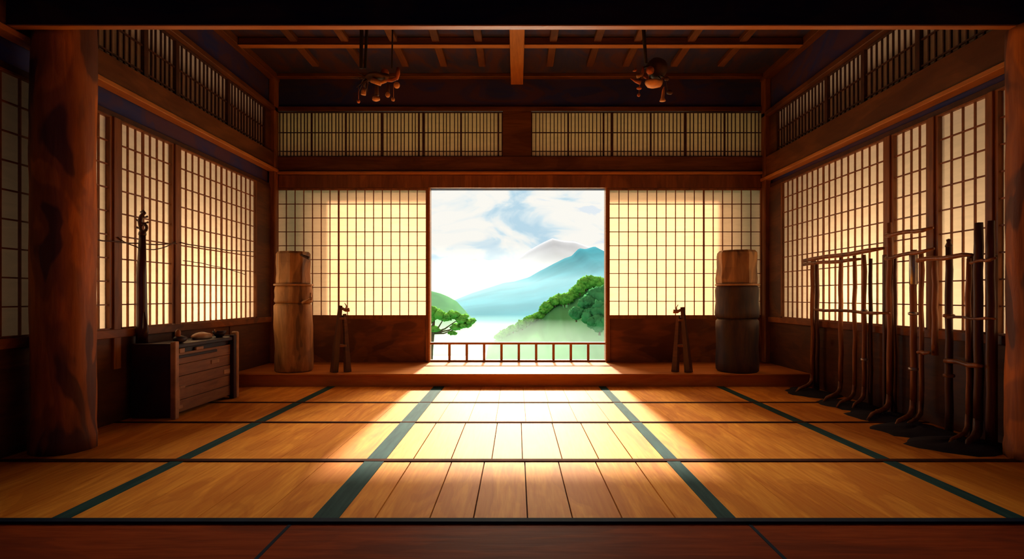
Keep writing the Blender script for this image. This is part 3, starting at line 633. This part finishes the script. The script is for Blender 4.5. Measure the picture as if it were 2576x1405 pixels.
# ------------------------------------------------------------------ hanging ornament clusters
def hanging(cxp, Y, side_, label):
    s = Y / F
    P = lambda x, y, dy=0.0: (px(x, Y), Y + dy, pz(y, Y))
    root = empty('hanging_ornament', P(cxp, 205), label, 'hanging ornament')
    return root, P, s
root, P, s = hanging(955, 5.7, 0, 'cluster of gourds, twigs and cups hanging from the ceiling, left')
for (a, b, r) in ((906, 908, 0.022), (922, 918, 0.018), (984, 986, 0.010)):
    q = Vector(P(b, 172)); tp = (px(a, 5.7), 5.7, Z_CEIL)
    child(MB().tube([tp, (q.x * 0.5 + tp[0] * 0.5 + 0.01, 5.7, (q.z + Z_CEIL) / 2), q], [r, r * 0.9, r * 0.8], 8), 'rope', M_ROPE, root, True)
child(MB().blob(P(950, 195), (0.125, 0.09, 0.045), 3, 0.25, 2), 'driftwood', M_ORN_D, root, True)
child(MB().blob(P(968, 183), (0.042, 0.04, 0.042), 3, 0.05, 3), 'gourd', M_ORN_R, root, True)
child(MB().tube([P(962, 200), P(985, 202), P(998, 197), P(1001, 185), P(1002, 170)], [0.016, 0.018, 0.02, 0.022, 0.014], 10), 'horn', M_ORN_R, root, True)
child(MB().blob(P(998, 214), 0.032, 3, 0.04, 4), 'ball', M_ORN, root, True)
child(MB().tube([P(998, 202), P(998, 210)], 0.004, 6), 'string', M_ROPE, root)
child(MB().tube([P(938, 207, -0.06), P(962, 215, -0.06)], [0.026, 0.028], 12), 'bamboo_tube', M_ORN, root, True)
child(MB().tube([P(962, 213, -0.05), P(974, 207, -0.05)], [0.014, 0.02], 10), 'bamboo_tube', M_ORN, root, True)
for (x0, y0, x1, y1, r) in ((948, 212, 948, 240, 0.022), (976, 212, 975, 238, 0.022)):
    child(MB().tube([P(x0, y0), P(x1, y1)], [r * 0.8, r], 10), 'stem', M_ORN_D, root, True)
child(MB().blob(P(946, 248), (0.040, 0.035, 0.028), 3, 0.12, 7), 'wooden_bell', M_ORN, root, True)
child(MB().blob(P(976, 239, -0.01), (0.024, 0.024, 0.03), 2, 0.1, 8), 'wooden_bell', M_ORN, root, True)
child(MB().tube([P(915, 210), P(915, 222)], 0.006, 6).tube([P(916, 222), P(914, 238)], [0.024, 0.026], 12), 'cup', M_ORN, root, True)
child(MB().tube([P(902, 215), P(902, 250)], 0.003, 6).blob(P(902, 255), 0.018, 2), 'pendant', M_ORN_R, root, True)
child(MB().tube([P(990, 218), P(990, 245)], 0.003, 6).blob(P(989, 250), 0.020, 2), 'pendant', M_ORN, root, True)
tw = MB(); random.seed(3)
for k in range(16):
    a = random.uniform(2.4, 5.0); l = random.uniform(20, 42)
    tw.tube([P(925 + random.uniform(-6, 6), 196 + random.uniform(-4, 4)), P(925 + l * math.cos(a) * 0.6, 196 - l * math.sin(a) * 0.5, random.uniform(-.05, .05)), P(925 + l * math.cos(a), 196 - l * math.sin(a) * 0.8 + 6, random.uniform(-.08, .08))], [0.007, 0.005, 0.002], 6)
child(tw, 'twigs', M_ORN_D, root)['kind'] = 'stuff'
root, P, s = hanging(1640, 5.7, 1, 'cluster of a dark globe and ragged bowl hanging from the ceiling, right')
tp = (px(1618, 5.7), 5.7, Z_CEIL); q = P(1625, 160)
child(MB().tube([tp, ((tp[0] + q[0]) / 2 - 0.01, 5.7, (tp[2] + q[2]) / 2), q], [0.022, 0.02, 0.016], 8), 'rope', M_ROPE, root, True)
child(MB().blob(P(1655, 168, 0.04), (0.105, 0.10, 0.105), 3, 0.06, 2), 'globe', M_ORN_D, root, True)
child(MB().blob(P(1632, 183, -0.06), 0.040, 3, 0.05, 3), 'gourd', M_ORN_R, root, True)
bw = MB().lathe([(0.03, -0.035), (0.066, -0.022), (0.082, 0.0), (0.09, 0.022), (0.082, 0.022), (0.05, -0.01)], P(1645, 211), 18, 0.25, 4)
child(bw, 'ragged_bowl', M_ORN, root, True)
child(MB().tube([P(1635, 190), P(1635, 206)], 0.006, 6), 'string', M_ROPE, root)
for (x0, y0, x1, y1, ra, rb, m) in ((1586, 197, 1612, 208, 0.004, 0.024, M_ORN_R), (1602, 192, 1618, 185, 0.020, 0.016, M_ORN), (1616, 186, 1618, 168, 0.016, 0.010, M_ORN_R), (1592, 178, 1600, 174, 0.006, 0.016, M_ORN_R),
                                     (1620, 192, 1630, 196, 0.012, 0.014, M_ORN_R)):
    child(MB().tube([P(x0, y0), P((x0 + x1) / 2, (y0 + y1) / 2 + 2), P(x1, y1)], [ra, (ra + rb) / 2, rb], 8), 'driftwood', m, root, True)
child(MB().tube([P(1610, 208), P(1608, 226)], 0.004, 6).blob(P(1608, 222), (0.028, 0.02, 0.014), 2).blob(P(1607, 239), 0.018, 2).tube([P(1608, 224), P(1607, 238)], 0.003, 6), 'pendant', M_ORN_R, root, True)
child(MB().tube([P(1671, 218), P(1669, 228), P(1667, 246), P(1667, 254)], [0.006, 0.014, 0.018, 0.032], 10), 'wooden_bell', M_ORN, root, True)
child(MB().tube([P(1676, 196), P(1680, 230)], 0.005, 6).blob(P(1677, 198), (0.028, 0.02, 0.022), 2).blob(P(1685, 232), (0.035, 0.03, 0.024), 2), 'pendant', M_ORN_D, root, True)
child(MB().tube([P(1655, 190), P(1668, 205), P(1671, 220)], 0.004, 6), 'string', M_ROPE, root, True)
child(MB().tube([P(1660, 188), P(1677, 197)], 0.004, 6), 'string', M_ROPE, root, True)
child(MB().tube([P(1618, 170), P(1650, 162)], 0.01, 6), 'rope', M_ROPE, root, True)
child(MB().tube([P(1618, 185), P(1608, 200), P(1610, 210)], 0.004, 6), 'string', M_ROPE, root)

# ------------------------------------------------------------------ outside: unseen eaves, enclosures and blockers added to shape the light
struct(MB().add([(XL - 2.2, D + 1.6, 3.22), (XR + 2.2, D + 1.6, 3.22), (XR + 2.2, D + 0.1, 3.95), (XL - 2.2, D + 0.1, 3.95),
                 (XL - 2.2, D + 1.6, 3.30), (XR + 2.2, D + 1.6, 3.30), (XR + 2.2, D + 0.1, 4.2), (XL - 2.2, D + 0.1, 4.2)],
                [(0, 1, 2, 3), (4, 5, 6, 7), (0, 1, 5, 4), (1, 2, 6, 5), (2, 3, 7, 6), (3, 0, 4, 7)]), 'shade_eaves', M_DADO, 'unseen eaves added to shade the top of the back screens', 'eaves')  # out of view, added so the upper paper rows fall into shade
for sx, nm in ((-1, 'left'), (1, 'right')):
    X = XL if sx < 0 else XR
    struct(MB().box(X + sx * 0.14, X + sx * 2.3, YB, D + 0.15, 3.9, 4.2).box(X + sx * 2.2, X + sx * 2.3, YB, D + 0.15, -0.1, 3.9).box(X + sx * 0.14, X + sx * 2.2, YB, D + 0.15, -0.2, -0.1).box(X + sx * 0.14, X + sx * 2.3, D + 0.05, D + 0.15, -0.1, 3.9).box(X + sx * 0.14, X + sx * 2.3, YB - 0.1, YB, -0.1, 3.9),
           'corridor_' + nm, M_OUT, 'unseen dark enclosure added behind the %s screens against sky light' % nm, 'corridor')  # unseen shells added to keep the sky off the side screens
struct(MB().box(XL - 2.2, XL - 0.012, 4.03, 4.09, -0.1, 3.9), 'corridor_partition', M_OUT, 'unseen partition added to keep the nearest left screens dim', 'partition')  # added out of view to cut the backlight on the nearest panes
struct(MB().box(XL - 0.2, -2.62, D + 1.15, D + 1.40, -0.2, 3.5), 'sun_blocker', M_DADO, 'unseen block added to keep sun off the outer left screen', 'sun blocker')  # unseen, added to shade the outer end of the left screen
struct(MB().box(2.80, XR + 0.2, D + 1.15, D + 1.40, -0.2, 3.5), 'sun_blocker', M_DADO, 'unseen block added to keep sun off the outer right screen', 'sun blocker')  # unseen counterpart, added to shade the outer end of the right screen

# ------------------------------------------------------------------ landscape
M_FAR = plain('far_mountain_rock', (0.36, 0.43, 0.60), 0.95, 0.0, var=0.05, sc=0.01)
M_BLUE = plain('blue_mountain_forest', (0.035, 0.17, 0.27), 0.95, 0.0, var=0.18, sc=0.02)
M_HILLG = plain('green_hill_grass', (0.08, 0.26, 0.11), 0.95, 0.0, var=0.15, sc=0.1)
M_LEAF = plain('tree_leaves', (0.12, 0.36, 0.06), 0.9, 0.0, var=0.25, sc=1.2)
M_LEAF_D = plain('dark_tree_leaves', (0.05, 0.22, 0.09), 0.9, 0.0, var=0.25, sc=0.6)
M_TRUNK = plain('bark', (0.12, 0.09, 0.06), 0.9, 0.0)
M_WATER = plain('lake_water', (0.10, 0.30, 0.25), 0.35, 0.5, var=0.08, sc=0.05)
ZG = -14.0
def ridge(name, prof, Y, dfront, dback, m, label, cat, amp=0.08, freq=0.02, seed=0, nx_=140, fine=0.0, ex=1.25):
    p = [(px(a, Y), pz(b, Y)) for a, b in prof]
    x0, x1 = p[0][0], p[-1][0]
    def crest(x):
        if x <= p[0][0]: return p[0][1]
        for (a, za), (b, zb) in zip(p[:-1], p[1:]):
            if x <= b: t = (x - a) / (b - a); return za + (zb - za) * t
        return p[-1][1]
    ny_, vs, fs = 26, [], []
    for j in range(ny_ + 1):
        t = j / ny_
        for i in range(nx_ + 1):
            x = x0 + (x1 - x0) * i / nx_; c = crest(x)
            if t <= 0.7: q = t / 0.7; y = Y - dfront * (1 - q); k = q ** ex
            else: q = (t - 0.7) / 0.3; y = Y + dback * q; k = 1 - q ** 1.5
            nv = noise.fractal(Vector((x * freq + seed, y * freq, seed)), 1.0, 2.0, 4)
            hh = c - ZG
            z = ZG + hh * k + hh * amp * nv * (1 if k < 0.97 else 0.25) * k + fine * noise.noise(Vector((x * 0.9, y * 0.9, seed))) * k
            vs.append((x, y, z if 0 < j < ny_ else ZG - 3))
    for j in range(ny_):
        for i in range(nx_):
            a = j * (nx_ + 1) + i; fs.append((a, a + 1, a + nx_ + 2, a + nx_ + 1))
    b = MB().add(vs, fs)
    return tag(b.build(name, m, None, True), label, cat, kind='structure')
def C(x, y): return (1060 + x / 2.554, 450 + y / 2.554)
ridge('distant_mountain', [(600, 760), (850, 700), (1000, 690)] + [C(*q) for q in ((55, 580), (130, 560), (200, 548), (250, 550), (300, 515), (350, 480), (395, 505), (430, 520), (480, 512), (550, 525), (620, 500), (700, 450), (780, 405), (840, 378), (900, 395), (980, 400), (1100, 440))] + [(1600, 640), (1900, 740)],
      1500, 500, 500, M_FAR, 'very pale hazy mountain range on the horizon', 'mountain', 0.05, 0.004, 2)
ridge('blue_mountain', [(700, 790), (1000, 775)] + [C(*q) for q in ((150, 800), (210, 777), (330, 728), (450, 690), (530, 664), (600, 654), (690, 626), (760, 584), (850, 538), (920, 505), (960, 492), (1010, 440), (1050, 446), (1110, 430), (1150, 452), (1185, 490))] + [(1560, 690), (1700, 740), (1900, 800)],
      520, 385, 200, M_BLUE, 'blue mountain rising to a double summit at right', 'mountain', 0.07, 0.014, 5, ex=1.15, nx_=220)
ridge('wooded_hill', [(700, 700), (950, 700), (1050, 716)] + [C(*q) for q in ((55, 712), (110, 728), (160, 748), (215, 778), (260, 830), (330, 930), (400, 1050))],
      200, 60, 60, M_HILLG, 'pale green rounded hill at the left of the valley', 'hill', 0.04, 0.03, 7)
crest = [C(*q) for q in ((500, 1012), (540, 985), (590, 955), (650, 932), (700, 895), (770, 872), (800, 830), (840, 795), (880, 765), (920, 775), (965, 745), (1020, 700), (1060, 665), (1100, 655), (1150, 668), (1185, 670))]
ridge('wooded_slope', [(1230, 862)] + [(a, b + 5) for a, b in crest] + [(1600, 690), (1800, 690)], 115, 45, 40, M_HILLG, 'green wooded slope climbing to the right of the valley', 'hill', 0.05, 0.05, 11, fine=0.5)
struct(MB().add([(-900, 14, ZG), (900, 14, ZG), (900, 3000, ZG), (-900, 3000, ZG)], [(0, 1, 2, 3)]), 'lake', M_WATER, 'pale aqua lake below the balustrade', 'lake')

def crown_mesh(seed, n=9, flat=0.8):
    random.seed(seed); mb = MB()
    for k in range(n):
        a = random.uniform(0, 2 * math.pi); rr = random.uniform(0, 0.62); z = random.uniform(-0.3, 0.45)
        mb.blob((rr * math.cos(a), rr * math.sin(a), z), random.uniform(0.30, 0.5), 3, 0.55, seed + k, 3.2)
    mb.blob((0, 0, 0), 0.62, 3, 0.5, seed, 3.0)
    o = mb.build('foliage', M_LEAF, None, True); me = o.data; bpy.data.objects.remove(o); return me
def trunk_mesh():
    o = MB().tube([(0, 0, -0.9), (0.03, 0, -0.5), (0, 0.02, 0.1)], [0.10, 0.07, 0.04], 8).build('trunk', M_TRUNK); me = o.data; bpy.data.objects.remove(o); return me
CR = [crown_mesh(s) for s in (1, 2, 3, 4)]; TR = trunk_mesh()
CRD = []
for me in CR:
    m2 = me.copy(); m2.materials[0] = M_LEAF_D; CRD.append(m2)
def tree(x, y, Y, r, label, group=None, dark=False, k=0, flat=0.85):
    root = empty('tree', (px(x, Y), Y, pz(y, Y)), label, 'tree', group)
    for nm, me in (('foliage', (CRD if dark else CR)[k % 4]), ('trunk', TR)):
        o = bpy.data.objects.new(nm, me); COL.objects.link(o); o.parent = root
    root.scale = (r, r, r * flat); root.rotation_euler = (0, 0, k * 1.3)
    return root
k = 0
for (a, b), (c, d) in zip(crest[:-1], crest[1:]):
    for t in (0.0, 0.5):
        k += 1
        tree(a + (c - a) * t, b + (d - b) * t + 2, 113 + random.uniform(-1, 1), 0.9 + 0.5 * random.random() + 0.05 * k / 2,
             'one of the small green trees along the crest of the right slope', 'trees along the crest of the right slope', k=k)
for i, (x, y, r, Y, lab) in enumerate(((1505, 748, 26, 92, 'dark green tree highest on the right slope by the jamb'), (1480, 765, 20, 91, 'dark green tree left of the highest one on the slope'),
        (1510, 785, 24, 88, 'dark green tree below the highest one by the right jamb'), (1450, 790, 15, 90, 'dark green tree at the left tip of the dark grove'),
        (1482, 795, 20, 89, 'dark green tree in the middle of the dark grove'), (1508, 815, 22, 86, 'lowest dark green tree in the misty grove'))):
    tree(x, y, Y, 1.5 * r * Y / F, lab, dark=True, k=i, flat=0.95)
# big near tree at the left of the opening: layered foliage pads on branches
Yt = 46
bt = empty('layered_tree', (px(1085, Yt), Yt, ZG), 'nearest green tree with layered foliage at the left jamb', 'tree')
Pt = lambda x, y, dy=0: (px(x, Yt), Yt + dy, pz(y, Yt))
child(MB().tube([(px(1070, Yt), Yt, ZG), Pt(1082, 880), Pt(1088, 835), Pt(1092, 800)], [0.35, 0.25, 0.18, 0.08], 10), 'trunk', M_TRUNK, bt, True)
for (x, y) in ((1118, 798), (1150, 805), (1145, 828), (1170, 812)):
    child(MB().tube([Pt(1088, 838), Pt((1088 + x) / 2, (838 + y) / 2 + 5), Pt(x, y)], [0.09, 0.06, 0.03], 8), 'branch', M_TRUNK, bt, True)
for i, (x, y, rx, rz_) in enumerate(((1095, 785, 24, 18), (1080, 800, 22, 20), (1118, 797, 18, 11), (1146, 793, 20, 14), (1166, 802, 18, 14), (1184, 808, 13, 9), (1148, 822, 20, 12), (1170, 818, 16, 9), (1090, 825, 22, 10), (1138, 838, 12, 7))):
    mb = MB()
    for q in range(6):
        random.seed(i * 10 + q)
        mb.blob(Pt(x + random.uniform(-.5, .5) * rx, y + random.uniform(-.35, .35) * rz_, random.uniform(-.3, .3)), (rx * 0.55 * Yt / F, 0.5, rz_ * 0.6 * Yt / F), 3, 0.55, i * 7 + q, 2.6)
    child(mb, 'foliage', M_LEAF, bt, True)

# valley mist: real scattering air lying low over the lake
def mist(x0, x1, y0, y1, z0, z1, dens, colr, label):
    m = bpy.data.materials.new('valley_mist'); m.use_nodes = True; nt = m.node_tree; nt.nodes.clear()
    out = node(nt, 'ShaderNodeOutputMaterial'); v = node(nt, 'ShaderNodeVolumeScatter'); v.inputs['Color'].default_value = (*colr, 1); v.inputs['Density'].default_value = dens
    v.inputs['Anisotropy'].default_value = 0.2
    nt.links.new(v.outputs[0], out.inputs['Volume'])
    o = MB().box(x0, x1, y0, y1, z0, z1).build('mist', m)
    return tag(o, label, 'mist', kind='stuff')
mist(-120, 120, 50, 130, ZG - 2, -3.2, 0.014, (0.27, 0.36, 0.36), 'white mist bank at the foot of the wooded slope')
mist(-120, 120, 131, 330, ZG - 2, -8.6, 0.022, (0.30, 0.35, 0.37), 'white mist lying low over the lake')
mist(-260, 260, 131, 560, -8.5, 12.0, 0.0024, (0.21, 0.29, 0.39), 'thin haze in the valley before the blue mountain')
mist(-900, 900, 740, 1450, ZG - 2, 70.0, 0.0009, (0.23, 0.25, 0.31), 'pale haze veiling the far range')
